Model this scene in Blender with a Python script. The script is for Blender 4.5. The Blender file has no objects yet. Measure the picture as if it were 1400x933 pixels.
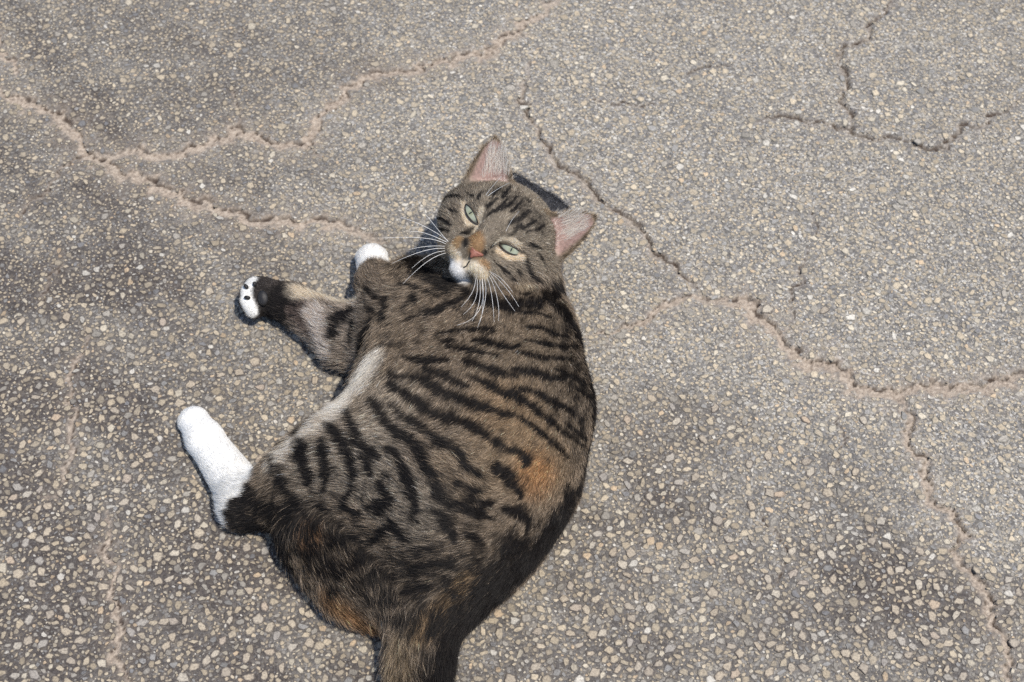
import bpy, math, random
import numpy as np
from mathutils import Vector, Matrix
from mathutils.bvhtree import BVHTree
from mathutils.kdtree import KDTree

random.seed(7)
RNG = np.random.default_rng(11)
scene = bpy.context.scene
COL = scene.collection

# ------------------------------------------------------------------ camera, sky, sun
PITCH = math.radians(55.0)
DIST = 1.40
HFOV = math.radians(32.0)
IMG_W, IMG_H = 1400.0, 933.0
CAM_LOC = np.array([0.0, -DIST * math.cos(PITCH), DIST * math.sin(PITCH)])
cam_d = bpy.data.cameras.new('camera')
cam_d.sensor_width = 36.0
cam_d.lens = 18.0 / math.tan(HFOV / 2)
cam_d.clip_start = 0.05
cam_d.clip_end = 500.0
cam_d.dof.use_dof = True
cam_d.dof.focus_distance = 1.30
cam_d.dof.aperture_fstop = 11.0
cam = bpy.data.objects.new('camera', cam_d)
COL.objects.link(cam)
cam.location = CAM_LOC
cam.rotation_euler = (math.pi / 2 - PITCH, 0, 0)
scene.camera = cam

SUN_EL, SUN_AZ = math.radians(67.0), math.radians(-38.0)     # azimuth measured from +X towards +Y
SUN_DIR = np.array([math.cos(SUN_EL) * math.cos(SUN_AZ), math.cos(SUN_EL) * math.sin(SUN_AZ), math.sin(SUN_EL)])
world = bpy.data.worlds.new('World')
scene.world = world
world.use_nodes = True
wn = world.node_tree
sky = wn.nodes.new('ShaderNodeTexSky')
sky.sky_type = 'NISHITA'
sky.sun_disc = False
sky.sun_elevation = SUN_EL
sky.sun_rotation = math.pi / 2 - SUN_AZ
wn.links.new(sky.outputs[0], wn.nodes['Background'].inputs['Color'])
wn.nodes['Background'].inputs['Strength'].default_value = 0.15
sun_d = bpy.data.lights.new('sun', 'SUN')
sun_d.energy = 4.5
sun_d.angle = math.radians(0.8)
sun_d.color = (1.0, 0.935, 0.84)
sun = bpy.data.objects.new('sun', sun_d)
COL.objects.link(sun)
sun.rotation_euler = Vector(tuple(SUN_DIR)).to_track_quat('Z', 'Y').to_euler()
sun.location = (1.5, 1.2, 3)
scene.view_settings.view_transform = 'Standard'
scene.view_settings.look = 'None'
scene.view_settings.exposure = 0.1
scene.view_settings.gamma = 1.0
scene.cycles.use_denoising = False
scene.cycles.max_bounces = 14
scene.cycles.transmission_bounces = 12
scene.cycles.transparent_max_bounces = 24
scene.cycles.sample_clamp_indirect = 4.0
scene.cycles_curves.shape = 'RIBBONS'

# ------------------------------------------------------------------ helpers
CAM_R = np.array([1.0, 0, 0])
CAM_U = np.array([0, math.sin(PITCH), math.cos(PITCH)])
CAM_F = np.array([0, math.cos(PITCH), -math.sin(PITCH)])
TX = math.tan(HFOV / 2)


def ray(px, py):
    d = CAM_F + CAM_R * ((px - IMG_W / 2) / (IMG_W / 2) * TX) - CAM_U * ((py - IMG_H / 2) / (IMG_W / 2) * TX)
    return d / np.linalg.norm(d)


def W(px, py, z=0.0):
    """Point of the place at height z (metres) seen along that sight line."""
    d = ray(px, py)
    t = (z - CAM_LOC[2]) / d[2]
    return CAM_LOC + d * t


def to_px(P):
    v = P - CAM_LOC
    dep = v @ CAM_F
    x = (v @ CAM_R) / dep / TX * (IMG_W / 2) + IMG_W / 2
    y = -(v @ CAM_U) / dep / TX * (IMG_W / 2) + IMG_H / 2
    return x, y, dep


def mesh_np(name, V, F, smooth=False):
    V = np.ascontiguousarray(V, dtype=np.float32)
    F = np.ascontiguousarray(F, dtype=np.int32)
    me = bpy.data.meshes.new(name)
    me.vertices.add(len(V))
    me.vertices.foreach_set('co', V.ravel())
    n, k = F.shape
    me.loops.add(n * k)
    me.loops.foreach_set('vertex_index', F.ravel())
    me.polygons.add(n)
    me.polygons.foreach_set('loop_start', np.arange(n, dtype=np.int32) * k)
    me.polygons.foreach_set('loop_total', np.full(n, k, np.int32))
    me.polygons.foreach_set('use_smooth', np.full(n, smooth, bool))
    me.update(calc_edges=True)
    return me


def add_attr(data, name, kind, arr, domain='POINT'):
    a = data.attributes.new(name, kind, domain)
    arr = np.ascontiguousarray(arr, dtype=np.float32).ravel()
    a.data.foreach_set({'FLOAT': 'value', 'FLOAT_COLOR': 'color', 'FLOAT_VECTOR': 'vector'}[kind], arr)


def link(name, data, parent=None, mat=None):
    o = bpy.data.objects.new(name, data)
    COL.objects.link(o)
    if parent is not None:
        o.parent = parent
    if mat is not None:
        data.materials.append(mat)
    return o


def sines(P, wl, seed, n=7):
    """Smooth vector-free noise: sum of random plane waves, wavelength about wl; result about -1..1."""
    r = np.random.default_rng(seed)
    out = np.zeros(len(P))
    for _ in range(n):
        k = r.normal(size=P.shape[1])
        k *= 2 * math.pi / wl / np.linalg.norm(k) * r.uniform(0.6, 1.5)
        out += np.sin(P @ k + r.uniform(0, 6.28))
    return out / math.sqrt(n / 2) / 1.6


def sstep(a, b, x):
    t = np.clip((x - a) / (b - a), 0, 1)
    return t * t * (3 - 2 * t)


class NT:
    """Small builder for material node trees."""
    def __init__(self, name):
        self.m = bpy.data.materials.new(name)
        self.m.use_nodes = True
        self.t = self.m.node_tree
        self.t.nodes.clear()
        self.out = self.t.nodes.new('ShaderNodeOutputMaterial')

    def n(self, kind, ins=None, **kw):
        nd = self.t.nodes.new(kind)
        for k, v in kw.items():
            setattr(nd, k, v)
        for k, v in (ins or {}).items():
            if isinstance(v, bpy.types.NodeSocket):
                self.t.links.new(v, nd.inputs[k])
            else:
                nd.inputs[k].default_value = v
        return nd

    def mix(self, fac, a, b, blend='MIX'):
        nd = self.n('ShaderNodeMix', data_type='RGBA', blend_type=blend)
        for i, v in ((0, fac), (6, a), (7, b)):
            if isinstance(v, bpy.types.NodeSocket):
                self.t.links.new(v, nd.inputs[i])
            else:
                nd.inputs[i].default_value = v if i == 0 else tuple(v) + (1,) * (4 - len(v))
        return nd.outputs[2]

    def math(self, op, a, b=0.0, clamp=False):
        nd = self.n('ShaderNodeMath', operation=op, use_clamp=clamp)
        for i, v in ((0, a), (1, b)):
            if isinstance(v, bpy.types.NodeSocket):
                self.t.links.new(v, nd.inputs[i])
            else:
                nd.inputs[i].default_value = v
        return nd.outputs[0]

    def ramp(self, fac, stops, interp='LINEAR'):
        nd = self.n('ShaderNodeValToRGB', {'Fac': fac})
        cr = nd.color_ramp
        cr.interpolation = interp
        while len(cr.elements) < len(stops):
            cr.elements.new(0.5)
        for e, (p, c) in zip(cr.elements, stops):
            e.position = p
            e.color = tuple(c) + (1,) * (4 - len(c))
        return nd.outputs[0]

    def finish(self, shader):
        self.t.links.new(shader, self.out.inputs['Surface'])
        return self.m


# ------------------------------------------------------------------ the pavement: cracks
CRACKS = [  # (points, width in mm of the silted groove, silt amount, depth mm)
    ([(-40, 105), (0, 123), (21, 134), (46, 143), (68, 154), (89, 171), (111, 189), (121, 211), (143, 221), (164, 238),
      (189, 246), (221, 255), (246, 264), (261, 279), (296, 286), (332, 295), (354, 304), (393, 302), (436, 304),
      (468, 311), (500, 323), (525, 334)], 8.6, 1.0, 3.2),
    ([(121, 211), (143, 211), (175, 207), (200, 211), (236, 212), (257, 204), (286, 193), (318, 182), (325, 175),
      (350, 184), (368, 196), (396, 196), (418, 200), (421, 189), (434, 171), (443, 154), (464, 137), (477, 118),
      (500, 104), (540, 98), (590, 88), (640, 74), (682, 64), (708, 48), (728, 24), (760, 6), (800, -25)], 7.6, 1.0, 3.0),
    ([(-20, 30), (0, 50), (7, 75), (20, 86), (23, 107)], 5.0, 0.8, 2.0),
    ([(121, 211), (100, 218), (82, 229), (68, 250), (57, 268), (36, 279), (30, 300)], 3.2, 0.4, 2.2),
    ([(725, 85), (715, 115), (708, 140), (722, 163), (734, 184), (749, 205), (760, 223), (776, 235), (797, 244),
      (808, 259), (815, 271), (836, 286), (862, 305), (886, 330), (898, 352), (925, 366), (941, 385), (955, 399),
      (957, 409)], 5.6, 0.45, 4.2),
    ([(800, 462), (835, 459), (865, 447), (890, 437), (909, 415), (929, 411), (957, 409), (981, 411)], 4.6, 0.75, 2.2),
    ([(957, 409), (981, 411), (1013, 411), (1028, 429), (1048, 443), (1066, 457), (1076, 473), (1096, 489), (1124, 495), (1151, 506),
      (1163, 524), (1187, 530), (1219, 535), (1247, 532), (1278, 526), (1306, 532), (1346, 532), (1377, 524),
      (1400, 512), (1450, 500)], 8.8, 1.0, 3.6),
    ([(1227, 540), (1237, 560), (1243, 580), (1241, 604), (1250, 623), (1260, 647), (1272, 671), (1296, 696), (1314, 721),
      (1314, 739), (1303, 753), (1314, 775), (1332, 789), (1350, 810), (1357, 839), (1371, 868), (1382, 907),
      (1378, 933), (1390, 990)], 5.6, 0.7, 4.2),
    ([(1230, -30), (1200, 25), (1189, 54), (1150, 68), (1148, 86), (1157, 104), (1148, 125), (1146, 139), (1162, 157),
      (1166, 176)], 5.4, 0.3, 4.2),
    ([(1021, 171), (1043, 166), (1079, 162), (1104, 171), (1129, 170), (1164, 182), (1186, 189), (1214, 187),
      (1243, 193), (1271, 205), (1296, 203), (1311, 182), (1329, 173), (1350, 168), (1371, 154), (1420, 130)], 5.6, 0.25, 4.4),
    ([(1104, 340), (1096, 368), (1088, 393), (1082, 421), (1078, 450)], 3.6, 0.2, 2.8),
    ([(60, 420), (66, 380), (78, 345)], 2.6, 0.3, 1.8),
    ([(118, 450), (100, 500), (97, 540), (102, 570), (95, 600), (85, 640), (60, 680)], 3.8, 0.6, 2.2),
    ([(146, 700), (141, 752), (161, 774), (153, 807), (157, 842), (164, 868), (151, 900), (165, 960)], 4.2, 0.7, 2.0),
    ([(939, 107), (953, 95), (982, 91), (1002, 93)], 3.6, 0.1, 2.8),
    ([(1108, 285), (1112, 300), (1116, 325)], 2.2, 0.1, 2.2),
    ([(800, 138), (850, 138), (905, 141)], 2.4, 0.2, 1.8),
    ([(325, 175), (328, 150), (322, 120)], 2.4, 0.4, 1.4),
    ([(418, 200), (440, 215)], 3.0, 0.5, 2.0),
    ([(1040, 700), (1070, 745), (1060, 800)], 2.2, 0.15, 1.6),
    ([(1150, 560), (1160, 600), (1140, 640)], 2.4, 0.2, 1.4),
    ([(880, 690), (870, 730), (890, 770)], 2.0, 0.1, 1.6),
]


def jag(pts, rng, amp=0.16, levels=3):
    pts = [np.array(p, float) for p in pts]
    for _ in range(levels):
        out = [pts[0]]
        for a, b in zip(pts[:-1], pts[1:]):
            d = b - a
            L = np.linalg.norm(d)
            if L > 0.004:
                nrm = np.array([-d[1], d[0]])
                out.append((a + b) / 2 + nrm * rng.normal(0, amp))
            out.append(b)
        pts = out
    return np.array(pts)


CR = []
_r = np.random.default_rng(5)
for pts, w, silt, dep in CRACKS:
    CR.append((jag([W(x, y)[:2] for x, y in pts], _r), w * 1e-3, silt, dep * 1e-3))


def ground_fields(XY):
    """height, silt, dark edge for ground points."""
    n = len(XY)
    z = 0.0007 * sines(XY, 0.05, 1) + 0.0012 * sines(XY, 0.25, 2)
    silt = np.zeros(n)
    near = np.full(n, 9.0)
    wob = 1 + 0.45 * sines(XY, 0.018, 3) + 0.3 * sines(XY, 0.05, 4) + 0.3 * sines(XY, 0.006, 6)
    gapf = np.zeros(n)
    inside = (np.abs(XY[:, 0]) < 0.8) & (np.abs(XY[:, 1]) < 0.8)
    idx0 = np.nonzero(inside)[0]
    for P, w, s, dep in CR:
        lo, hi = P.min(0) - 0.03, P.max(0) + 0.03
        q = XY[idx0]
        sel = idx0[(q[:, 0] > lo[0]) & (q[:, 0] < hi[0]) & (q[:, 1] > lo[1]) & (q[:, 1] < hi[1])]
        if len(sel) == 0:
            continue
        q = XY[sel]
        best = np.full(len(q), 9.0)
        side = np.zeros(len(q))
        tpar = np.zeros(len(q))
        m = len(P) - 1
        for i in range(m):
            a, b = P[i], P[i + 1]
            ba = b - a
            L2 = max(ba @ ba, 1e-12)
            h = np.clip(((q - a) @ ba) / L2, 0, 1)
            v = q - a - h[:, None] * ba
            d = np.sqrt((v * v).sum(1))
            up = d < best
            best[up] = d[up]
            sd = v[:, 0] * 0.45 + v[:, 1] * 0.9          # which side: far / right side is positive
            side[up] = np.sign(sd[up])
            tpar[up] = (i + h[up]) / m
        fade = np.clip(np.minimum(tpar, 1 - tpar) * 9, 0.25, 1)
        ww = w * np.clip(wob[sel], 0.35, 1.9) * (0.5 + 0.5 * fade)
        sgn = best * side / ww                             # -: near edge, +: far edge, about +-0.5
        dd = dep * fade
        slope = sstep(-0.75, -0.1, sgn) * (1 - sstep(0.36, 0.5, sgn))
        gs = 0.20 - 0.14 * (s < 0.5)
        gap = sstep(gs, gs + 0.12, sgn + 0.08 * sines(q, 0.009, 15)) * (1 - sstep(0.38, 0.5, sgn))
        z[sel] += -dd * (0.40 * slope + 0.50 * gap)
        sl = s * (np.exp(-(np.abs(sgn + 0.05 + 0.14 * sines(q, 0.011, 16)) / 0.52) ** 4) + 0.28 * np.exp(-(sgn / 2.2) ** 2)) * (1 - 0.6 * gap)
        silt[sel] = np.maximum(silt[sel], np.clip(sl, 0, 1) * (0.6 + 0.4 * fade))
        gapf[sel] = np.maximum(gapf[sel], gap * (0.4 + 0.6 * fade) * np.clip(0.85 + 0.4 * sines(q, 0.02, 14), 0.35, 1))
        near[sel] = np.minimum(near[sel], np.abs(sgn) + (1 - fade) * 0.2)
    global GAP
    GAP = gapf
    return z, silt, near


# wear maps of the pavement: pale = fines worn bright, dark = bare dark binder
TONE = [  # (px, py, radius px, pale amount)
    (1150, 250, 420, 1.0), (820, 60, 300, 0.6), (1000, 470, 260, 0.35), (520, 250, 160, 0.25), (850, 230, 160, 0.5),
    (940, 575, 95, -0.6), (1180, 750, 115, -0.65), (880, 700, 70, -0.3), (60, 450, 190, -0.22), (60, 850, 260, -0.36), (430, 880, 170, -0.25),
    (820, 820, 200, -0.15), (330, 500, 140, 0.15), (300, 90, 220, -0.05), (1330, 640, 120, 0.55),
    (60, 200, 160, -0.1), (230, 380, 160, -0.1), (1320, 880, 60, -0.3), (450, 700, 120, 0.1)]
TONE_W = [(W(x, y)[:2], r * 0.00058, a) for x, y, r, a in TONE]


def tone_at(XY):
    t = np.full(len(XY), 0.36)
    for c, r, a in TONE_W:
        d2 = ((XY[:, 0] - c[0]) ** 2 + ((XY[:, 1] - c[1]) * 0.82) ** 2) / r ** 2
        t += a * np.exp(-d2)
    t += 0.16 * sines(XY, 0.12, 21) + 0.10 * sines(XY, 0.035, 22)
    return np.clip(t, 0, 1)


def axis(lo, hi, step, far):
    core = np.arange(lo, hi + step / 2, step)
    ext, s, x = [], step, 0.0
    while x < far:
        s *= 1.35
        x += s
        ext.append(x)
    ext = np.array(ext)
    return np.concatenate([(lo - ext)[::-1], core, hi + ext])


gx = axis(-0.56, 0.56, 0.0016, 60)
gy = axis(-0.40, 0.54, 0.0017, 60)
GX, GY = np.meshgrid(gx, gy)
XY = np.stack([GX.ravel(), GY.ravel()], 1)
gz, gsilt, gnear = ground_fields(XY)
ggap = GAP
gtone = tone_at(XY)
nx, ny = len(gx), len(gy)
ii = (np.arange(ny - 1)[:, None] * nx + np.arange(nx - 1)[None, :]).ravel()
GF = np.stack([ii, ii + 1, ii + nx + 1, ii + nx], 1)


def ground_material():
    t = NT('asphalt_binder')
    geo = t.n('ShaderNodeNewGeometry')
    pos = geo.outputs['Position']
    tone = t.n('ShaderNodeAttribute', attribute_name='tone').outputs['Fac']
    silt = t.n('ShaderNodeAttribute', attribute_name='silt').outputs['Fac']
    n1 = t.n('ShaderNodeTexNoise', {'Vector': pos, 'Scale': 60.0, 'Detail': 6.0, 'Roughness': 0.65}).outputs['Fac']
    n2 = t.n('ShaderNodeTexNoise', {'Vector': pos, 'Scale': 900.0, 'Detail': 3.0, 'Roughness': 0.7}).outputs['Fac']
    binder = t.ramp(n1, [(0.25, (0.038, 0.030, 0.026)), (0.5, (0.058, 0.048, 0.043)), (0.75, (0.092, 0.078, 0.070))])
    pale = t.ramp(n1, [(0.25, (0.13, 0.122, 0.110)), (0.55, (0.225, 0.212, 0.183)), (0.8, (0.30, 0.278, 0.225))])
    base = t.mix(tone, binder, pale)
    vo = t.n('ShaderNodeTexVoronoi', {'Vector': pos, 'Scale': 560.0, 'Randomness': 1.0})
    rnd = t.n('ShaderNodeSeparateColor', {'Color': vo.outputs['Color']}).outputs[0]
    grain = t.ramp(rnd, [(0.0, (0.05, 0.046, 0.05)), (0.35, (0.11, 0.108, 0.115)), (0.55, (0.23, 0.225, 0.23)),
                         (0.75, (0.36, 0.31, 0.24)), (0.92, (0.52, 0.49, 0.44)), (1.0, (0.7, 0.68, 0.64))])
    fac = t.math('MULTIPLY_ADD', tone, 0.4)
    fac.node.inputs[2].default_value = 0.15
    base = t.mix(fac, base, grain)
    base = t.mix(t.math('MULTIPLY', t.math('SUBTRACT', n2, 0.5, True), 1.0), base, (0.27, 0.245, 0.21))
    n3 = t.n('ShaderNodeTexNoise', {'Vector': pos, 'Scale': 350.0, 'Detail': 5.0}).outputs['Fac']
    dust = t.ramp(n3, [(0.3, (0.215, 0.168, 0.132)), (0.5, (0.35, 0.288, 0.228)), (0.7, (0.46, 0.39, 0.315))])
    sf = t.math('MULTIPLY', silt, t.math('ADD', n3, 0.55), True)
    base = t.mix(sf, base, dust)
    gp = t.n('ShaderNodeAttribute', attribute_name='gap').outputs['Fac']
    base = t.mix(t.math('MULTIPLY', gp, 0.95), base, (0.046, 0.030, 0.022))  # dark soil tone in the crack gap, with its shade painted in
    hgt = t.math('ADD', t.math('MULTIPLY', vo.outputs['Distance'], -0.55), t.math('MULTIPLY', n2, 0.9))
    bump = t.n('ShaderNodeBump', {'Height': hgt, 'Strength': 0.8, 'Distance': 0.0012})
    p = t.n('ShaderNodeBsdfPrincipled', {'Base Color': base, 'Roughness': 0.82, 'Normal': bump.outputs[0],
                                         'Specular IOR Level': 0.3})
    return t.finish(p.outputs[0])


def stone_material(use_attr):
    t = NT('aggregate_stone' if use_attr else 'aggregate_stone_single')
    geo = t.n('ShaderNodeNewGeometry')
    pos = geo.outputs['Position']
    n1 = t.n('ShaderNodeTexNoise', {'Vector': pos, 'Scale': 700.0, 'Detail': 4.0, 'Roughness': 0.7}).outputs['Fac']
    if use_attr:
        base = t.n('ShaderNodeAttribute', attribute_name='col').outputs['Color']
    else:
        rnd = t.n('ShaderNodeObjectInfo').outputs['Random']
        base = t.ramp(rnd, [(0, (0.38, 0.32, 0.245)), (0.3, (0.43, 0.37, 0.285)), (0.55, (0.33, 0.285, 0.23)),
                            (0.75, (0.47, 0.42, 0.34)), (0.9, (0.30, 0.28, 0.255)), (1.0, (0.46, 0.36, 0.26))])
    mott = t.ramp(n1, [(0.25, (0.45, 0.43, 0.42)), (0.5, (0.92, 0.92, 0.92)), (0.75, (1.22, 1.20, 1.14))])
    base = t.mix(1.0, base, mott, 'MULTIPLY')
    n4 = t.n('ShaderNodeTexNoise', {'Vector': pos, 'Scale': 1700.0, 'Detail': 3.0, 'Roughness': 0.7}).outputs['Fac']
    base = t.mix(1.0, base, t.ramp(n4, [(0.3, (0.62, 0.62, 0.64)), (0.5, (1.0, 1.0, 1.0)), (0.75, (1.12, 1.12, 1.1))]), 'MULTIPLY')
    edge = t.n('ShaderNodeAttribute', attribute_name='edge').outputs['Fac']
    n5 = t.n('ShaderNodeTexNoise', {'Vector': pos, 'Scale': 420.0, 'Detail': 5.0, 'Roughness': 0.65}).outputs['Fac']
    n6 = t.n('ShaderNodeTexNoise', {'Vector': pos, 'Scale': 45.0, 'Detail': 2.0}).outputs['Fac']
    lim = t.math('ADD', edge, t.math('ADD', t.math('MULTIPLY', n5, 1.5), t.math('MULTIPLY', n6, 0.7)))
    film = t.n('ShaderNodeMapRange', {'Value': lim, 'From Min': 1.22, 'From Max': 1.68, 'To Min': 0.92, 'To Max': 0.0}).outputs[0]
    ftone = t.n('ShaderNodeAttribute', attribute_name='tone').outputs['Fac']
    base = t.mix(film, base, t.mix(ftone, (0.070, 0.060, 0.056), (0.20, 0.188, 0.16)))
    bump = t.n('ShaderNodeBump', {'Height': n1, 'Strength': 0.5, 'Distance': 0.0006})
    p = t.n('ShaderNodeBsdfPrincipled', {'Base Color': base, 'Roughness': 0.7, 'Normal': bump.outputs[0],
                                         'Specular IOR Level': 0.3})
    return t.finish(p.outputs[0])


gme = mesh_np('asphalt_pavement', np.column_stack([XY, gz]), GF, True)
add_attr(gme, 'tone', 'FLOAT', gtone)
add_attr(gme, 'silt', 'FLOAT', gsilt)
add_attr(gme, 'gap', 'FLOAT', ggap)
ground = link('asphalt_pavement', gme, None, ground_material())
ground['kind'] = 'structure'
ground['label'] = 'weathered grey asphalt with exposed tan stones and silted cracks'

# ------------------------------------------------------------------ aggregate stones set in the asphalt
def throw(n_try, rmin, rmax, area, taken, cell, dens, gap, rng, power=2.0):
    xs = rng.uniform(area[0], area[1], n_try)
    ys = rng.uniform(area[2], area[3], n_try)
    u = rng.uniform(0, 1, n_try)
    rs = rmin + (rmax - rmin) * u ** power
    rs = np.sort(rs)[::-1]
    keep = rng.uniform(0, 1, n_try) < dens(np.stack([xs, ys], 1), rs)
    out = []
    for x, y, r in zip(xs[keep].tolist(), ys[keep].tolist(), rs[keep].tolist()):
        cx, cy = int(x / cell), int(y / cell)
        ok = True
        for i in (cx - 1, cx, cx + 1):
            for j in (cy - 1, cy, cy + 1):
                for (a, b, c) in taken.get((i, j), ()):
                    rr = (r + c) * gap
                    if (a - x) ** 2 + (b - y) ** 2 < rr * rr:
                        ok = False
                        break
                if not ok:
                    break
            if not ok:
                break
        if ok:
            taken.setdefault((cx, cy), []).append((x, y, r))
            out.append((x, y, r))
    return np.array(out)


def stones_mesh(S, n, rings, rng, cols, hfac):
    """S: x, y, r per stone. rings: (radius factor, height factor). Returns V, F, C."""
    N = len(S)
    ang = np.linspace(0, 2 * math.pi, n, endpoint=False)[None, :] + rng.uniform(-0.36, 0.36, (N, n)) + rng.uniform(0, 6.28, (N, 1))
    rad = rng.uniform(0.68, 1.2, (N, n))
    asp = rng.uniform(0.48, 0.95, (N, 1))
    rot = rng.uniform(0, 6.28, (N, 1))
    lx = np.cos(ang) * rad
    ly = np.sin(ang) * rad * asp
    ux = lx * np.cos(rot) - ly * np.sin(rot)
    uy = lx * np.sin(rot) + ly * np.cos(rot)
    r = S[:, 2:3]
    z0 = ground_fields(S[:, :2])[0][:, None]
    h = hfac * r * rng.uniform(0.4, 1.1, (N, 1)) + 0.00015
    tilt = rng.normal(0, 0.05, (N, 2))
    Vs = []
    for k, (rf, hf) in enumerate(rings):
        jit = 1 + rng.uniform(-0.10, 0.10, (N, n)) if k else 1
        X, Y = ux * r * rf * jit, uy * r * rf * jit
        Z = z0 + h * hf + (X * tilt[:, :1] + Y * tilt[:, 1:]) * (1 if hf > 0 else 0)
        Vs.append(np.stack([X + S[:, :1], Y + S[:, 1:2], Z], 2))
    Vs.append(np.stack([S[:, :1], S[:, 1:2], z0 + h * rings[-1][1]], 2))
    V = np.concatenate(Vs, 1)
    per = V.shape[1]
    F = []
    for k in range(len(rings) - 1):
        for i in range(n):
            j = (i + 1) % n
            a, b, c, d = k * n + i, k * n + j, (k + 1) * n + j, (k + 1) * n + i
            F += [(a, b, c), (a, c, d)]
    m = (len(rings) - 1) * n
    for i in range(n):
        F.append((m + i, m + (i + 1) % n, per - 1))
    F = (np.array(F)[None] + (np.arange(N) * per)[:, None, None]).reshape(-1, 3)
    C = np.repeat(cols[:, None, :], per, 1).reshape(-1, 3)
    global EDGE
    EDGE = np.tile(np.concatenate([np.full(n, float(np.clip((1.0 - rf) * 1.6, 0, 0.8))) for rf, _ in rings] + [[0.9]]), N)
    return V.reshape(-1, 3), F, C


def stone_cols(S, rng, small):
    N = len(S)
    pal = np.array([(0.42, 0.36, 0.275), (0.46, 0.40, 0.31), (0.36, 0.315, 0.25), (0.50, 0.455, 0.375), (0.33, 0.31, 0.28),
                    (0.48, 0.38, 0.27), (0.27, 0.267, 0.265), (0.21, 0.21, 0.22), (0.52, 0.50, 0.46)])
    w = np.array([.23, .22, .18, .1, .12, .03, .06, .02, .04]) if not small else np.array([.1, .12, .12, .12, .12, .02, .17, .13, .10])
    c = pal[rng.choice(len(pal), N, p=w / w.sum())]
    c = c * rng.uniform(0.66, 1.05, (N, 1))
    t = tone_at(S[:, :2])[:, None]
    c = c * np.array([1.02, 1.0, 0.96])
    return c * (0.93 + 0.24 * t)


srng = np.random.default_rng(3)
AREA = (-0.60, 0.60, -0.42, 0.58)
taken = {}


def dens_big(P, r):
    _, s, near = ground_fields(P)
    t = tone_at(P)
    big_ok = 0.08 + 0.34 * (r < 0.0040) + 0.70 * sstep(0.16, -0.20, P[:, 1]) * (1 - sstep(0.40, 0.75, t))
    return np.where(near < 0.75, 0.0, 1.0) * (1 - 0.6 * s) * np.where(r > 0.0022, big_ok, 1.0)


def dens_small(P, r):
    _, s, near = ground_fields(P)
    return np.where(near < 0.62, 0.0, 1.0) * (1 - 0.75 * s) * (0.7 + 0.3 * sstep(0.0, 0.6, tone_at(P)))


big1 = throw(60000, 0.0022, 0.0052, AREA, taken, 0.014, dens_big, 0.68, srng, 2.0)
big2 = throw(120000, 0.0012, 0.0025, AREA, taken, 0.014, dens_big, 0.64, srng, 1.3)
big = np.concatenate([big1, big2])
small = throw(150000, 0.0006, 0.0015, (-0.55, 0.55, -0.40, 0.52), taken, 0.014, dens_small, 0.78, srng, 1.2)
px, py, dep = to_px(np.column_stack([big[:, :2], np.zeros(len(big))]))
show = np.where((px > 5) & (px < 1395) & (py > 5) & (py < 928), big[:, 2] / dep, 0)
# stones hidden below the cat are not among the ones that show
hid = (((px - 620) / 190) ** 2 + ((py - 620) / 290) ** 2 < 1)
show[hid] = 0
order = np.argsort(-show)
single, rest = big[order[:300]], big[order[300:]]

amat = stone_material(True)
RINGS = [(1.0, -1.2), (0.98, 0.5), (0.88, 0.92), (0.5, 1.0)]
V1, F1, C1 = stones_mesh(rest, 6, RINGS, srng, stone_cols(rest, srng, False), 0.16)
E1 = EDGE
V2, F2, C2 = stones_mesh(small, 6, [(1.0, -1.2), (0.78, 0.9)], srng, stone_cols(small, srng, True), 0.30)
sm = mesh_np('stone', np.concatenate([V1, V2]), np.concatenate([F1, F2 + len(V1)]))
add_attr(sm, 'col', 'FLOAT_COLOR', np.column_stack([np.concatenate([C1, C2]), np.ones(len(V1) + len(V2))]))
add_attr(sm, 'edge', 'FLOAT', np.concatenate([E1, EDGE * 0 + 0.75]))
add_attr(sm, 'tone', 'FLOAT', tone_at(np.concatenate([V1, V2])[:, :2]))
smat = stone_material(False)
shapes = []
for k in range(14):
    v, f, _ = stones_mesh(np.array([[0, 0, 1.0]]), 7, RINGS, srng, np.ones((1, 3)), 0.0)
    v[:, 2] = 0
    hs = [h for _, h in RINGS]
    zz = np.concatenate([np.full(7, h) for h in hs] + [[1.0]])
    v[:, 2] = zz * 0.13 + (v[:, 0] * srng.normal(0, .06) + v[:, 1] * srng.normal(0, .06)) * (zz > 0)
    me = mesh_np('stone', v, f)
    add_attr(me, 'edge', 'FLOAT', EDGE)
    me.materials.append(smat)
    shapes.append(me)
sz = ground_fields(single[:, :2])[0]
for i, (x, y, r) in enumerate(single):
    o = bpy.data.objects.new('stone', shapes[i % len(shapes)])
    COL.objects.link(o)
    o.parent = ground
    o.location = (x, y, sz[i])
    o.rotation_euler = (0, 0, srng.uniform(0, 6.28))
    o.scale = (r, r, r * srng.uniform(0.7, 1.3))
fill = link('stone', sm, ground, amat)
fill['kind'] = 'stuff'

# ------------------------------------------------------------------ the cat: implicit body
CM = 0.01
PR = []     # primitives: dict(a, b, ra, rb, k, flow, len, tag)


def cap(p, q, k=1.6, flow=None, hl=1.5, tag='torso'):
    """Tapered capsule between (px, py, z cm, r cm) anchors."""
    a, b = W(p[0], p[1], p[2] * CM), W(q[0], q[1], q[2] * CM)
    f = (b - a) if flow is None else flow
    f = f / (np.linalg.norm(f) + 1e-9)
    PR.append(dict(t='cap', a=a, b=b, ra=p[3] * CM, rb=q[3] * CM, k=k * CM, flow=f, hl=hl * CM, tag=tag))


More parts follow.
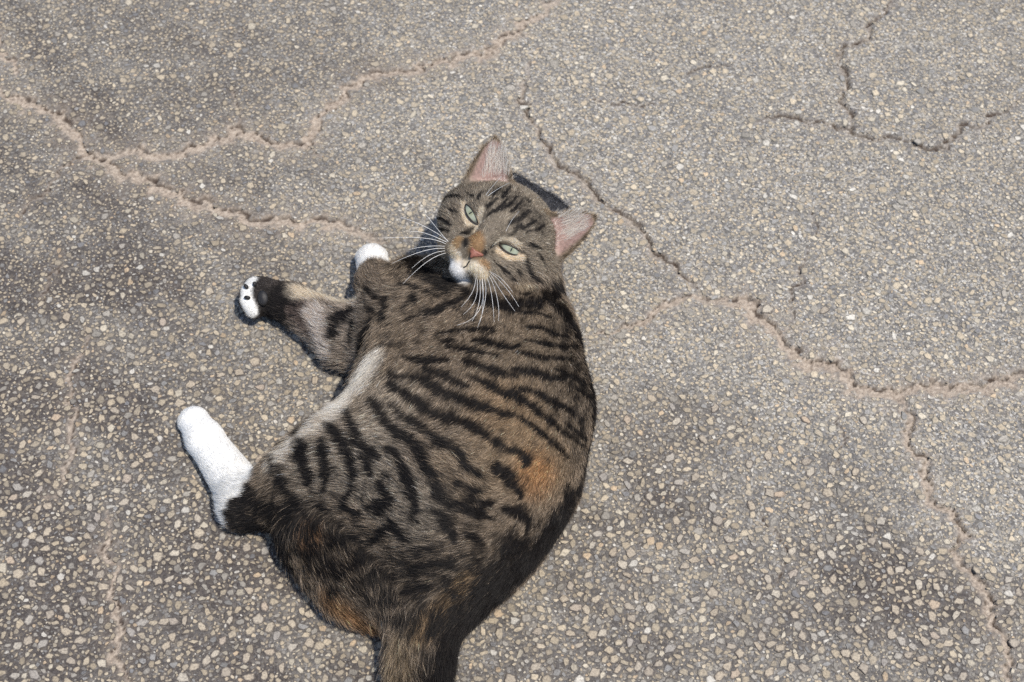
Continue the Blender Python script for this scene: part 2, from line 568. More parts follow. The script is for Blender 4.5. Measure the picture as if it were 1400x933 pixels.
LEFT = W(500, 600, 0.06) - W(700, 600, 0.06)
LEFT /= np.linalg.norm(LEFT)
dors = [(694, 412, 4.4, 3.8), (690, 470, 5.2, 5.1), (697, 560, 5.4, 5.6), (680, 645, 5.2, 5.5), (637, 722, 4.4, 5.1), (602, 790, 2.8, 3.8)]
for p, q in zip(dors[:-1], dors[1:]):
    d = W(q[0], q[1], .06) - W(p[0], p[1], .06)
    cap(p, q, 2.2, d / np.linalg.norm(d) + 0.45 * LEFT, 0.68)
vent = [(620, 432, 4.4, 3.5), (605, 485, 4.8, 4.8), (588, 560, 4.8, 5.5), (545, 640, 4.4, 5.0)]
for p, q in zip(vent[:-1], vent[1:]):
    d = W(q[0], q[1], .06) - W(p[0], p[1], .06)
    cap(p, q, 2.4, d / np.linalg.norm(d) + 0.6 * LEFT, 0.8)
# hind quarter
cap((610, 700, 6.8, 4.6), (470, 635, 4.6, 3.6), 2.6, None, 0.85, 'thigh')
cap((470, 635, 4.6, 3.5), (425, 655, 3.6, 3.1), 1.8, None, 1.0, 'thigh')
cap((430, 662, 3.0, 3.1), (336, 690, 1.5, 1.9), 1.6, None, 0.9, 'shank')
cap((336, 682, 1.4, 1.85), (280, 601, 1.05, 1.36), 0.9, None, 0.42, 'foot')
cap((280, 601, 1.05, 1.34), (265, 577, 0.9, 1.15), 0.6, None, 0.35, 'foot')
for tx, ty, tr in ((257, 580, 0.66), (263, 573, 0.68), (270, 571, 0.68), (276, 577, 0.62)):
    cap((272, 592, 0.9, 0.8), (tx, ty, 0.75, tr), 0.35, None, 0.32, 'foot')
cap((490, 740, 1.9, 3.8), (540, 800, 1.5, 3.3), 2.8, None, 1.1, 'rump')
cap((440, 738, 1.2, 2.8), (490, 792, 1.2, 3.1), 2.4, None, 1.1, 'rump')
# tail
tail = [(602, 790, 2.8, 3.4), (580, 850, 2.2, 2.3), (574, 905, 1.5, 1.9), (568, 975, 1.3, 1.75), (590, 1060, 1.2, 1.6), (640, 1120, 1.2, 1.2)]
for p, q in zip(tail[:-1], tail[1:]):
    cap(p, q, 1.4, None, 1.4, 'tail')
# upper (left) foreleg, folded, and the lower foreleg stretched out to the side
cap((632, 446, 6.0, 3.6), (545, 452, 4.4, 2.6), 2.0, None, 0.9, 'shoulder')
cap((606, 404, 4.6, 2.9), (560, 392, 3.2, 2.2), 1.6, W(560, 500, .04) - W(600, 380, .04), 0.9, 'shoulder')
cap((545, 452, 4.4, 2.5), (516, 392, 2.4, 1.55), 1.2, None, 0.8, 'foreleg')
cap((516, 392, 2.4, 1.5), (509, 358, 1.6, 1.2), 0.7, None, 0.45, 'forepaw')
cap((509, 358, 1.6, 1.15), (508, 352, 1.5, 1.05), 0.5, None, 0.35, 'forepaw')
for tx, ty, tr in ((495, 352, 0.55), (503, 345, 0.6), (513, 344, 0.6), (521, 350, 0.55)):
    cap((508, 358, 1.5, 0.8), (tx, ty, 1.3, tr), 0.35, None, 0.3, 'forepaw')
cap((585, 478, 3.2, 3.4), (478, 462, 1.7, 2.35), 1.8, None, 1.0, 'lowleg')
cap((478, 462, 1.7, 2.3), (400, 417, 1.15, 1.5), 1.0, None, 0.85, 'lowleg')
cap((400, 417, 1.2, 1.4), (358, 405, 1.3, 1.5), 0.8, None, 0.4, 'lowpaw')
for tx, ty, tz in ((347, 391, 1.6), (340, 401, 1.8), (340, 414, 1.7), (348, 424, 1.4)):
    cap((358, 406, 1.4, 1.0), (tx, ty, tz, 0.72), 0.35, None, 0.3, 'lowpaw')
# neck and nape behind the raised head
cap((692, 266, 4.0, 1.75), (752, 308, 4.2, 1.8), 1.0, W(705, 390, .04) - W(729, 300, .04), 0.85, 'nape')
cap((729, 312, 3.6, 2.5), (705, 390, 4.6, 3.4), 1.4, None, 0.6, 'nape')

# ---- head frame
HEAD_PX = (671.0, 317.0)                     # between the eyes
ROLL = math.radians(40.0)
HO = W(HEAD_PX[0], HEAD_PX[1], 0.128)
HDEP = (HO - CAM_LOC) @ CAM_F
PXM = HDEP * TX / (IMG_W / 2)                # metres per photo pixel at the head
F0 = CAM_LOC - HO
F0 /= np.linalg.norm(F0)
R0 = CAM_R * math.cos(ROLL) - CAM_U * math.sin(ROLL)
U0 = CAM_R * math.sin(ROLL) + CAM_U * math.cos(ROLL)
YAW = math.radians(6.0)
HF = F0 * math.cos(YAW) - R0 * math.sin(YAW)
HF /= np.linalg.norm(HF)
HR = R0 - HF * (R0 @ HF)
HR /= np.linalg.norm(HR)
HU = np.cross(HF, HR)
if HU @ U0 < 0:
    HU = -HU
HB = np.stack([HR, HU, HF], 1)               # head local (x right, y up, z forward; z=2 at the eyes) -> place


def head(x, y, z):
    return HO + HB @ (np.array([x, y, z - 2.0]) * CM)


def hcap(p, q, k=0.7, hl=0.7, tag='head'):
    PR.append(dict(t='cap', a=head(*p[:3]), b=head(*q[:3]), ra=p[3] * CM, rb=q[3] * CM, k=k * CM,
                   flow=np.zeros(3), hl=hl * CM, tag=tag))


def hell(c, r, k=0.8, hl=0.7, tag='head'):
    PR.append(dict(t='ell', a=head(*c), b=head(*c), r=np.array(r) * CM, k=k * CM, flow=np.zeros(3), hl=hl * CM, tag=tag))


hell((0.35, 0.9, -2.4), (4.0, 3.4, 3.9), 0.8, 0.42)
hcap((-2.4, -0.8, -0.5, 1.75), (-2.75, -0.1, -2.0, 1.9), 1.4, 0.7)
hcap((3.0, -0.9, -0.5, 1.85), (3.8, -0.8, -2.2, 2.1), 1.2, 0.95)
hcap((-1.4, -1.9, 0.5, 1.45), (1.6, -1.9, 0.5, 1.45), 0.8, 0.36)
hcap((-0.9, -2.3, 2.55, 0.98), (-1.5, -2.5, 1.7, 1.2), 0.45, 0.32, 'muzzle')
hcap((0.9, -2.3, 2.55, 0.98), (1.6, -2.55, 1.7, 1.2), 0.45, 0.32, 'muzzle')
hcap((0, 1.0, 1.2, 1.05), (0, -1.45, 3.15, 0.66), 0.6, 0.34, 'muzzle')
hcap((0.0, -3.4, 2.35, 0.78), (0.05, -3.0, 0.8, 1.1), 0.35, 0.42, 'muzzle')
hcap((-1.7, 1.25, 0.7, 1.15), (1.7, 1.25, 0.7, 1.15), 0.7, 0.36)
# neck joining head and chest
PR.append(dict(t='cap', a=head(0.6, 0.0, -4.0), b=W(690, 425, 0.052), ra=0.032, rb=0.038, k=0.014,
               flow=W(690, 470, .06) - W(700, 330, .06), hl=0.009, tag='neck'))
PR.append(dict(t='cap', a=head(0.0, -1.2, -4.0), b=W(635, 430, 0.05), ra=0.025, rb=0.034, k=0.012,
               flow=W(640, 470, .06) - W(660, 370, .06), hl=0.010, tag='neck'))

EARS = []   # base centre, tip, half width


def ear(base, tip, hw, side):
    b, t_ = head(*base), head(*tip)
    ey = t_ - b
    L = np.linalg.norm(ey)
    ey /= L
    ez = HF + HR * 0.10 * side
    ez -= ey * (ez @ ey)
    ez /= np.linalg.norm(ez)
    ex = np.cross(ey, ez)
    EARS.append(dict(o=b, L=L, ex=ex, ey=ey, ez=ez, hw=hw * CM, side=side))


ear((-2.75, 2.5, -1.5), (-4.7, 5.7, -1.9), 1.92, -1)
ear((3.25, 2.2, -1.5), (4.95, 5.95, -1.9), 1.95, 1)


def ear_coords(e, P):
    v = P - e['o']
    x, y, z = v @ e['ex'], v @ e['ey'], v @ e['ez']
    h = y / e['L']
    hc = np.clip(h, -0.35, 1.0)
    w = e['hw'] * np.where(hc > 0, np.maximum(1 - hc, 0) ** 0.72 * (1 + 0.25 * hc), 1.0)
    w = np.maximum(w, 1e-4)
    zc = -0.38 * w * (1 - np.clip(x / w, -1.3, 1.3) ** 2) + 0.002 * 0
    return x, y, z, h, w, zc


def ear_sdf(e, P):
    x, y, z, h, w, zc = ear_coords(e, P)
    slope = np.sqrt(1 + (0.76 * np.clip(x / w, -1, 1)) ** 2)
    shell = np.abs(z - zc) / slope - 0.0017
    side = (np.abs(x) - w) * 0.85
    topd = (y - e['L'])
    bot = -y - 0.35 * e['L']
    return np.maximum.reduce([shell, side, topd, bot])


def prim_sdf(p, P):
    if p['t'] == 'cap':
        ba = p['b'] - p['a']
        v = P - p['a']
        h = np.clip((v @ ba) / max(ba @ ba, 1e-12), 0, 1)
        d = v - h[:, None] * ba
        return np.sqrt((d * d).sum(1)) - (p['ra'] + (p['rb'] - p['ra']) * h)
    q = ((P - p['a']) @ HB) / p['r']
    k0 = np.sqrt((q * q).sum(1))
    k1 = np.sqrt(((q / p['r']) ** 2).sum(1))
    return k0 * (k0 - 1.0) / np.maximum(k1, 1e-9)


def smin(a, b, k):
    h = np.maximum(k - np.abs(a - b), 0) / k
    return np.minimum(a, b) - h * h * k * 0.25


VOX = 0.0018
allp = np.concatenate([[p['a'], p['b']] for p in PR] + [[e['o'] + e['ey'] * e['L']] for e in EARS])
lo = allp.min(0) - 0.075
hi = allp.max(0) + 0.075
lo[2] = -0.004
dims = np.ceil((hi - lo) / VOX).astype(int) + 1
axes_ = [lo[i] + VOX * np.arange(dims[i]) for i in range(3)]
D = np.full(dims, 1.0, np.float32)
for p in PR + EARS:
    if 'ex' in p:
        pts = np.stack([p['o'] - p['ey'] * 0.02, p['o'] + p['ey'] * p['L']])
        mar, k = p['hw'] + 0.008, 0.0035
    else:
        pts = np.stack([p['a'], p['b']])
        mar, k = (p['r'].max() if p['t'] == 'ell' else max(p['ra'], p['rb'])) + p['k'] + 3 * VOX, p['k']
    i0 = np.maximum(((pts.min(0) - mar - lo) / VOX).astype(int), 0)
    i1 = np.minimum(((pts.max(0) + mar - lo) / VOX).astype(int) + 2, dims)
    sl = tuple(slice(a, b) for a, b in zip(i0, i1))
    G = np.stack(np.meshgrid(*[axes_[i][sl[i]] for i in range(3)], indexing='ij'), -1)
    sh = G.shape[:3]
    d = (ear_sdf(p, G.reshape(-1, 3)) if 'ex' in p else prim_sdf(p, G.reshape(-1, 3))).reshape(sh)
    D[sl] = smin(D[sl], d.astype(np.float32), k)
# eye sockets
EYES = [(-35.3, 0.0), (36.5, 0.3)]
GZ = axes_[2][None, None, :]
D = np.maximum(D, (0.0012 - GZ).astype(np.float32))      # rests on the pavement


def surface_nets(D, lo, h):
    s = D < 0
    nx, ny, nz = D.shape
    c = np.zeros((nx - 1, ny - 1, nz - 1), np.int8)
    for i in (0, 1):
        for j in (0, 1):
            for k in (0, 1):
                c += s[i:nx - 1 + i, j:ny - 1 + j, k:nz - 1 + k]
    act = (c > 0) & (c < 8)
    idx = np.full(act.shape, -1, np.int64)
    cells = np.argwhere(act)
    idx[act] = np.arange(len(cells))
    acc = np.zeros((len(cells), 3))
    cnt = np.zeros(len(cells))
    corner = {}
    for i in (0, 1):
        for j in (0, 1):
            for k in (0, 1):
                corner[(i, j, k)] = D[cells[:, 0] + i, cells[:, 1] + j, cells[:, 2] + k]
    for a in corner:
        for ax in range(3):
            if a[ax] == 0:
                b = list(a)
                b[ax] = 1
                b = tuple(b)
                va, vb = corner[a], corner[b]
                m = (va < 0) != (vb < 0)
                t = va[m] / (va[m] - vb[m])
                pt = np.tile(np.array(a, float), (m.sum(), 1))
                pt[:, ax] = t
                acc[m] += pt
                cnt[m] += 1
    V = lo + (cells + acc / cnt[:, None]) * h
    quads = []
    for ax in range(3):
        sa = [slice(None)] * 3
        sb = [slice(None)] * 3
        sa[ax] = slice(0, -1)
        sb[ax] = slice(1, None)
        A, B = s[tuple(sa)], s[tuple(sb)]
        o1, o2 = (ax + 1) % 3, (ax + 2) % 3
        e = np.argwhere(A != B)
        ok = (e[:, o1] > 0) & (e[:, o2] > 0) & (e[:, o1] < D.shape[o1] - 1) & (e[:, o2] < D.shape[o2] - 1)
        e = e[ok]
        flip = A[tuple(e.T)]
        q = []
        for d1, d2 in ((1, 1), (0, 1), (0, 0), (1, 0)):
            cc = e.copy()
            cc[:, o1] -= d1
            cc[:, o2] -= d2
            q.append(idx[tuple(cc.T)])
        q = np.stack(q, 1)
        q[~flip] = q[~flip][:, ::-1]
        quads.append(q)
    return V, np.concatenate(quads)


BV, BF = surface_nets(D, lo, VOX)
# keep the largest connected surface only is not needed: the union is one piece


def vnormals(V, F):
    n = np.cross(V[F[:, 2]] - V[F[:, 0]], V[F[:, 3]] - V[F[:, 1]])
    out = np.zeros_like(V)
    for k in range(4):
        np.add.at(out, F[:, k], n)
    return out / (np.linalg.norm(out, axis=1, keepdims=True) + 1e-12)


def relax(V, F, n, amount=0.5):
    E = np.concatenate([F[:, [0, 1]], F[:, [1, 2]], F[:, [2, 3]], F[:, [3, 0]]])
    deg = np.zeros(len(V))
    np.add.at(deg, E[:, 0], 1)
    for _ in range(n):
        s = np.zeros_like(V)
        np.add.at(s, E[:, 0], V[E[:, 1]])
        V = V + amount * (s / deg[:, None] - V)
    return V


BV = relax(BV, BF, 2)
BN = vnormals(BV, BF)
ctr = BV.mean(0)
if ((BV - ctr) * BN).sum(1).mean() < 0:
    BF = BF[:, ::-1].copy()
    BN = -BN
bvh = BVHTree.FromPolygons(BV.tolist(), BF.tolist())
BPX, BPY, BDEP = to_px(BV)


def hit(px, py):
    d = ray(px, py)
    loc, nor, i, t = bvh.ray_cast(Vector(tuple(CAM_LOC)), Vector(tuple(d)))
    if loc is not None:
        return np.array(loc), np.array(nor)
    k = np.argmin((BPX - px) ** 2 + (BPY - py) ** 2)
    return BV[k], BN[k]


# ------------------------------------------------------------------ coat of the cat, computed on the skin
nv = len(BV)
wsum = np.zeros(nv)
flow = np.zeros((nv, 3))
hlen = np.zeros(nv)
tagw = {}
nose_pt = head(0, -1.3, 3.4)
radial = BV - nose_pt
radial /= np.linalg.norm(radial, axis=1, keepdims=True) + 1e-9
for p in PR:
    d = prim_sdf(p, BV)
    w = np.exp(-np.maximum(d, 0) / 0.006) + 1e-9
    wsum += w
    hlen += w * p['hl']
    fl = radial if p['tag'] in ('head', 'muzzle') else p['flow'] / (np.linalg.norm(p['flow']) + 1e-9)
    flow += w[:, None] * fl
    tagw[p['tag']] = tagw.get(p['tag'], 0) + w
hlen /= wsum
for k in tagw:
    tagw[k] = tagw[k] / wsum
headw = np.clip(tagw['head'] + tagw['muzzle'], 0, 1)
earin = np.zeros(nv)
earw = np.zeros(nv)
for e in EARS:
    x, y, z, h, w, zc = ear_coords(e, BV)
    on = (h > 0.02) & (h < 1.05) & (np.abs(x) < w + 0.004) & (np.abs(z - zc) < 0.006)
    earw[on] = np.maximum(earw[on], sstep(0.02, 0.2, h[on]))
    front = on & (z > zc) & ((BN @ e['ez']) > -0.1)
    earin[front] = np.maximum(earin[front], (sstep(0.96, 0.64, np.abs(x[front]) / w[front]) * sstep(0.0, 0.15, h[front]) * sstep(0.97, 0.85, h[front])))
    fl = e['ey'][None] * 1.0 + e['ex'][None] * (0.5 * np.sign(x) * np.clip(np.abs(x) / w, 0, 1))[:, None]
    flow = np.where(on[:, None], fl * 1.0, flow)
    hlen = np.where(on, 0.0045, hlen)

# colours (linear reflectance)
GREY = np.array((0.235, 0.182, 0.131))
col = np.tile(GREY, (nv, 1))
dark = np.zeros(nv)
clear = np.zeros(nv)
white = np.zeros(nv)


def blob(px, py, r, c, s=1.0, hard=0.5):
    global col
    P, _ = hit(px, py)
    d = np.linalg.norm(BV - P, axis=1) / (r * PXM)
    m = s * (1 - sstep(hard, 1.0, d))
    col = col * (1 - m[:, None]) + np.array(c) * m[:, None]
    return m


def stroke_d(pts):
    px = []
    for (x0, y0), (x1, y1) in zip(pts[:-1], pts[1:]):
        n = max(1, int(math.hypot(x1 - x0, y1 - y0) / 9))
        for i in range(n):
            px.append((x0 + (x1 - x0) * i / n, y0 + (y1 - y0) * i / n))
    px.append(pts[-1])
    P = np.array([hit(x, y)[0] for x, y in px])
    best = np.full(nv, 9.0)
    par = np.zeros(nv)
    if len(P) == 1:
        return np.linalg.norm(BV - P[0], axis=1), par
    lo_, hi_ = P.min(0) - 0.03, P.max(0) + 0.03
    sel = np.nonzero(np.all((BV > lo_) & (BV < hi_), 1))[0]
    q = BV[sel]
    b_, p_ = best[sel], par[sel]
    for i in range(len(P) - 1):
        a, b = P[i], P[i + 1]
        ba = b - a
        if ba @ ba > 0.03 ** 2:
            continue
        h = np.clip(((q - a) @ ba) / max(ba @ ba, 1e-12), 0, 1)
        d = np.linalg.norm(q - a - h[:, None] * ba, axis=1)
        up = d < b_
        b_[up] = d[up]
        p_[up] = (i + h[up]) / (len(P) - 1)
    best[sel], par[sel] = b_, p_
    return best, par


def sstroke(pts, wpx, s=1.0, off=None, sc=1.0, taper=True):
    """Dark stripe; also used for painted creases and shade."""
    global dark
    if off:
        pts = [(off[0] + x / sc, off[1] + y / sc) for x, y in pts]
    d, t = stroke_d(pts)
    hw = wpx * 0.62 * PXM * ((0.62 + 0.38 * np.sin(np.clip(t, 0, 1) * math.pi)) if taper and len(pts) > 1 else 1.0)
    hw = hw * (1 + 0.25 * sines(BV, 0.012, 77))
    m = s * (1 - sstep(0.3, 1.6, d / hw))
    if off == o6:
        m = m * (1 - 0.75 * clear)
    dark = np.maximum(dark, m)


def cstroke(pts, wpx, c, s=1.0, off=None, sc=1.0, soft=(0.5, 1.4), w=0.0):
    """Coloured band."""
    global col, white, clear
    if off:
        pts = [(off[0] + x / sc, off[1] + y / sc) for x, y in pts]
    d, t = stroke_d(pts)
    m = s * (1 - sstep(soft[0], soft[1], d / (wpx * 0.5 * PXM)))
    col = col * (1 - m[:, None]) + np.array(c) * m[:, None]
    if off == o6:
        clear = np.maximum(clear, m)
    if w:
        white = np.maximum(white, m * w)


WHITE = (0.86, 0.84, 0.80)
CREAM = (0.62, 0.52, 0.40)
TAN = (0.34, 0.22, 0.115)
ORANGE = (0.36, 0.17, 0.06)
BROWN = (0.20, 0.135, 0.085)
o6, s6 = (590, 240), 5.18
# large areas
cstroke([(700, 430), (730, 520), (735, 600)], 130, (0.255, 0.195, 0.135), 0.7)
cstroke([(690, 560), (735, 640)], 110, TAN, 0.5, soft=(0.2, 1.5))
blob(730, 650, 46, (0.38, 0.20, 0.085), 0.85, 0.2)
blob(640, 640, 70, (0.30, 0.22, 0.14), 0.5)
cstroke([(640, 790), (600, 840), (575, 870)], 34, (0.27, 0.17, 0.08), 0.8)
cstroke([(455, 825), (500, 855), (520, 865)], 40, (0.33, 0.18, 0.075), 0.8, soft=(0.2, 1.5))
blob(425, 735, 30, (0.30, 0.16, 0.075), 0.8)
cstroke([(545, 900), (545, 940)], 46, (0.24, 0.18, 0.11), 0.7)
cstroke([(520, 560), (470, 630), (420, 630)], 110, (0.40, 0.34, 0.27), 0.65, soft=(0.2, 1.5))
cstroke([(500, 640), (560, 700)], 90, (0.33, 0.28, 0.22), 0.7)
# white belly
cstroke([(505, 500), (490, 525), (460, 555), (440, 572)], 42, (0.84, 0.79, 0.71), 0.92, soft=(0.15, 1.7), w=0.9)
cstroke([(430, 580), (400, 605), (372, 632)], 36, (0.70, 0.62, 0.52), 0.9, soft=(0.2, 1.5), w=0.5)
# legs
lowl = np.clip(tagw['lowleg'] * 1.1, 0, 1)
col = col * (1 - 0.7 * lowl[:, None]) + np.array((0.38, 0.32, 0.265)) * 0.7 * lowl[:, None]
lowd = tagw['lowpaw']
col = col * (1 - lowd[:, None]) + np.array((0.04, 0.032, 0.03)) * lowd[:, None]
cstroke([(398, 415), (412, 425), (424, 440)], 44, (0.12, 0.085, 0.07), 0.9)
cstroke([(400, 397), (440, 405), (478, 412)], 34, (0.76, 0.66, 0.52), 0.95, w=0.7)
cstroke([(426, 425), (434, 450), (440, 475)], 34, (0.62, 0.54, 0.47), 0.9, w=0.5)
cstroke([(343, 384), (336, 396), (336, 410), (343, 426)], 24, (0.80, 0.79, 0.76), 1.0, soft=(0.7, 1.1), w=1.0)
pt_, _ = hit(508, 346)
el_, _ = hit(514, 392)
fd_ = (pt_ - el_) / np.linalg.norm(pt_ - el_)
fp = sstep(-0.0085, -0.0045, (BV - pt_) @ fd_ + 0.0015 * sines(BV, 0.01, 8))
fpm = np.clip(tagw['forepaw'] * 1.6, 0, 1) * fp
col = col * (1 - fpm[:, None]) + np.array(WHITE) * fpm[:, None]
white = np.maximum(white, fpm)
# hind foot: white up to the hock
hk, _ = hit(330, 668)
toe, _ = hit(265, 580)
ax_ = (toe - hk) / np.linalg.norm(toe - hk)
sfoot = (BV - hk) @ ax_
fm = np.clip((tagw['foot'] + tagw['shank']) * 1.3, 0, 1) * sstep(-0.005, 0.001, sfoot + 0.003 * sines(BV, 0.012, 5)) * sstep(0.16, 0.30, tagw['foot'])
col = col * (1 - fm[:, None]) + np.array((0.88, 0.87, 0.84)) * fm[:, None]
white = np.maximum(white, fm)
# stripes: flank, thigh and rump, plus painted crease shade at the shoulder
Z5 = 4.978
for off_, rows in (
    ((560, 400), [
        (8, 430, 330, 520, 335, 600, 365, 680, 380, 740, 365), (7, 260, 375, 380, 395, 480, 410, 590, 440), (6, 60, 435, 170, 460, 260, 465),
        (9, 370, 470, 450, 495, 530, 525, 620, 555, 720, 580), (7, 750, 410, 850, 435, 960, 455, 1050, 450, 1120, 470),
        (7, 790, 325, 880, 345, 960, 360, 1060, 375, 1150, 370), (8, 100, 530, 220, 560, 290, 610, 390, 640),
        (9, 400, 580, 480, 610, 560, 645, 640, 690, 720, 700, 790, 760, 880, 820, 960, 880, 990, 896),
        (8, 700, 525, 790, 545, 870, 560, 960, 590, 1040, 590, 1110, 570), (9, 760, 660, 860, 690, 930, 720, 990, 760, 1060, 790, 1120, 840, 1170, 890),
        (8, 990, 520, 1070, 560, 1150, 600, 1200, 650), (6, 330, 275, 420, 260, 520, 250, 580, 270), (5, 190, 290, 280, 275), (6, 200, 335, 300, 335),
        (6, 560, 110, 700, 125, 850, 140, 960, 170), (6, 520, 60, 700, 90, 900, 110), (6, 800, 240, 900, 245, 1000, 290, 1080, 310),
        (8, 1140, 660, 1180, 700, 1230, 740), (7, 0, 180, 120, 150, 200, 130, 300, 70)]),  # last row paints in the shade of the shoulder crease
    ((440, 480), [
        (7, 570, 60, 700, 75, 860, 70), (10, 450, 170, 560, 180, 680, 200, 770, 255, 850, 315, 950, 335, 1080, 390, 1200, 420, 1340, 450),
        (11, 450, 230, 560, 300, 640, 350, 740, 420, 820, 455, 930, 480, 1010, 520, 1100, 560, 1180, 620, 1260, 680, 1340, 690),
        (10, 470, 380, 540, 450, 640, 520, 740, 580, 810, 650, 890, 660, 930, 720, 980, 800, 1060, 850),
        (10, 330, 340, 380, 420, 420, 500, 500, 570, 600, 600, 650, 680, 700, 770, 760, 860), (9, 150, 410, 190, 510, 230, 600, 290, 670, 330, 740),
        (10, 0, 490, 80, 570, 130, 640, 180, 740, 210, 840, 200, 896), (8, 430, 660, 500, 700, 540, 780, 580, 870)]),
    ((560, 560), [
        (11, 740, 300, 790, 350, 770, 390), (14, 600, 390, 670, 460, 720, 530, 740, 580),
        (10, 20, 260, 80, 330, 120, 410, 170, 530, 230, 600, 320, 670, 440, 710, 560, 750), (9, 170, 700, 230, 770, 260, 840, 300, 896),
        (8, 0, 480, 30, 560, 40, 680, 60, 760), (7, 760, 70, 870, 140, 960, 220, 1040, 290, 1090, 350), (7, 850, 20, 960, 80, 1040, 160, 1110, 210, 1170, 260),
        (11, 640, 680, 740, 700, 800, 760, 790, 830), (9, 380, 860, 450, 880), (7, 400, 600, 480, 640, 560, 640), (7, 1060, 100, 1130, 150, 1200, 230),
        (7, 300, 500, 380, 540, 470, 560), (7, 560, 420, 640, 470)]),
    ((340, 560), [
        (15, 310, 170, 330, 240, 370, 330, 390, 420, 400, 500), (13, 150, 350, 190, 430, 240, 530, 260, 570), (12, 480, 220, 510, 320, 510, 400, 520, 480, 500, 560),
        (10, 460, 80, 540, 120, 600, 190, 660, 280, 690, 370, 710, 460, 700, 540, 650, 620), (10, 650, 40, 700, 140, 750, 230, 810, 280, 870, 330),
        (8, 760, 330, 810, 400, 840, 450), (11, 880, 500, 930, 570, 960, 610, 900, 640, 800, 670), (10, 990, 310, 1040, 400, 1080, 500, 1130, 600, 1120, 740),
        (9, 960, 770, 1010, 830, 1060, 880), (9, 1250, 540, 1310, 600), (7, 620, 640, 700, 690, 760, 700), (8, 450, 660, 540, 700), (9, 850, 880, 960, 790)]),
    ((400, 680), [
        (9, 680, 170, 600, 240, 520, 330), (9, 680, 170, 750, 250), (10, 960, 100, 1040, 170, 1100, 260), (8, 800, 350, 900, 340, 950, 360),
        (8, 760, 530, 850, 470, 950, 440, 1080, 480), (9, 720, 660, 820, 620, 920, 610), (11, 560, 110, 650, 30), (10, 1000, 20, 1150, 80, 1300, 110),
        (8, 1180, 250, 1260, 290), (8, 600, 720, 760, 730), (8, 250, 330, 350, 300, 440, 260), (8, 300, 560, 420, 480, 520, 430), (7, 480, 560, 600, 500)]),
    ((440, 330), [
        (12, 430, 390, 420, 470, 430, 540), (9, 600, 370, 640, 430), (8, 545, 455, 560, 465), (6, 560, 550, 640, 520, 760, 480, 880, 420, 960, 390),  # last row paints the same shoulder crease shade
        (5, 510, 290, 620, 320, 720, 360, 800, 390), (5, 590, 220, 660, 260, 740, 300), (15, 180, 470, 80, 540, 60, 640), (14, 330, 560, 270, 680, 250, 820),
        (7, 200, 540, 190, 680), (5, 780, 640, 900, 610, 1050, 600, 1170, 600), (6, 560, 800, 700, 810, 860, 810), (5, 720, 290, 800, 330, 900, 330)])):
    for row in rows:
        sstroke(list(zip(row[1::2], row[2::2])), row[0] * 1.32, 0.94, off_, Z5)
o3, s3 = (220, 520), 2.455
sstroke([(215, 410), (280, 480), (340, 530), (410, 560)], 46, 0.95, o3, s3, False)
sstroke([(300, 420), (380, 450), (440, 480)], 42, 0.85, o3, s3, False)
sstroke([(440, 400), (480, 470), (520, 500)], 30, 0.7, o3, s3, False)
sstroke([(440, 620), (500, 720), (560, 800)], 14, 0.8, o3, s3, False)
for pts, w, a in [([(785, 470), (800, 600)], 70, 0.45), ([(400, 720), (470, 765)], 90, 0.6), ([(520, 800), (600, 790)], 90, 0.55),
                  ([(590, 385), (640, 405), (700, 418), (755, 415)], 22, 0.6), ([(620, 700), (580, 770)], 90, 0.3),  # first stroke here paints shade on the chest below the chin
                  ([(500, 640), (520, 720)], 90, 0.25), ([(470, 800), (520, 830)], 50, 0.4), ([(510, 790), (580, 800), (640, 780)], 80, 0.55), ([(560, 850), (600, 850)], 40, 0.6)]:
    sstroke(pts, w, a, taper=False)
# black line of the back, rump and tail
sstroke([(770, 425), (795, 470), (808, 520), (812, 580), (806, 620)], 26, 0.97, taper=False)
sstroke([(806, 620), (792, 668), (770, 712)], 22, 0.75, taper=False)
sstroke([(765, 725), (720, 775), (680, 810), (640, 855), (620, 900), (606, 940)], 54, 1.0, taper=False)
sstroke([(700, 760), (655, 815), (610, 870)], 56, 0.95, taper=False)
sstroke([(775, 690), (740, 740)], 40, 0.8, taper=False)
sstroke([(615, 860), (600, 940)], 50, 0.95, taper=False)
BLACK = (0.012, 0.010, 0.009)
cstroke([(775, 700), (735, 755), (690, 800), (645, 850), (620, 900), (606, 940)], 58, BLACK, 0.82, soft=(0.4, 1.4))
cstroke([(772, 425), (797, 470), (810, 520), (813, 580), (806, 630)], 24, BLACK, 0.9)
# shoulder and forelegs; jaw and chin strokes paint shade on the chest
sstroke([(655, 410), (700, 420), (745, 414), (768, 398)], 20, 0.92, taper=False)  # shade below the jaw, painted into the coat
sstroke([(385, 398), (378, 420), (375, 440)], 34, 0.97, taper=False)
sstroke([(500, 395), (515, 410), (530, 412)], 8, 0.7)
sstroke([(500, 420), (515, 432)], 8, 0.7)
sstroke([(560, 355), (580, 375), (610, 390)], 16, 0.9, taper=False)  # this and the next stroke paint shade under the chin
sstroke([(610, 385), (640, 402), (680, 412)], 14, 0.85, taper=False)
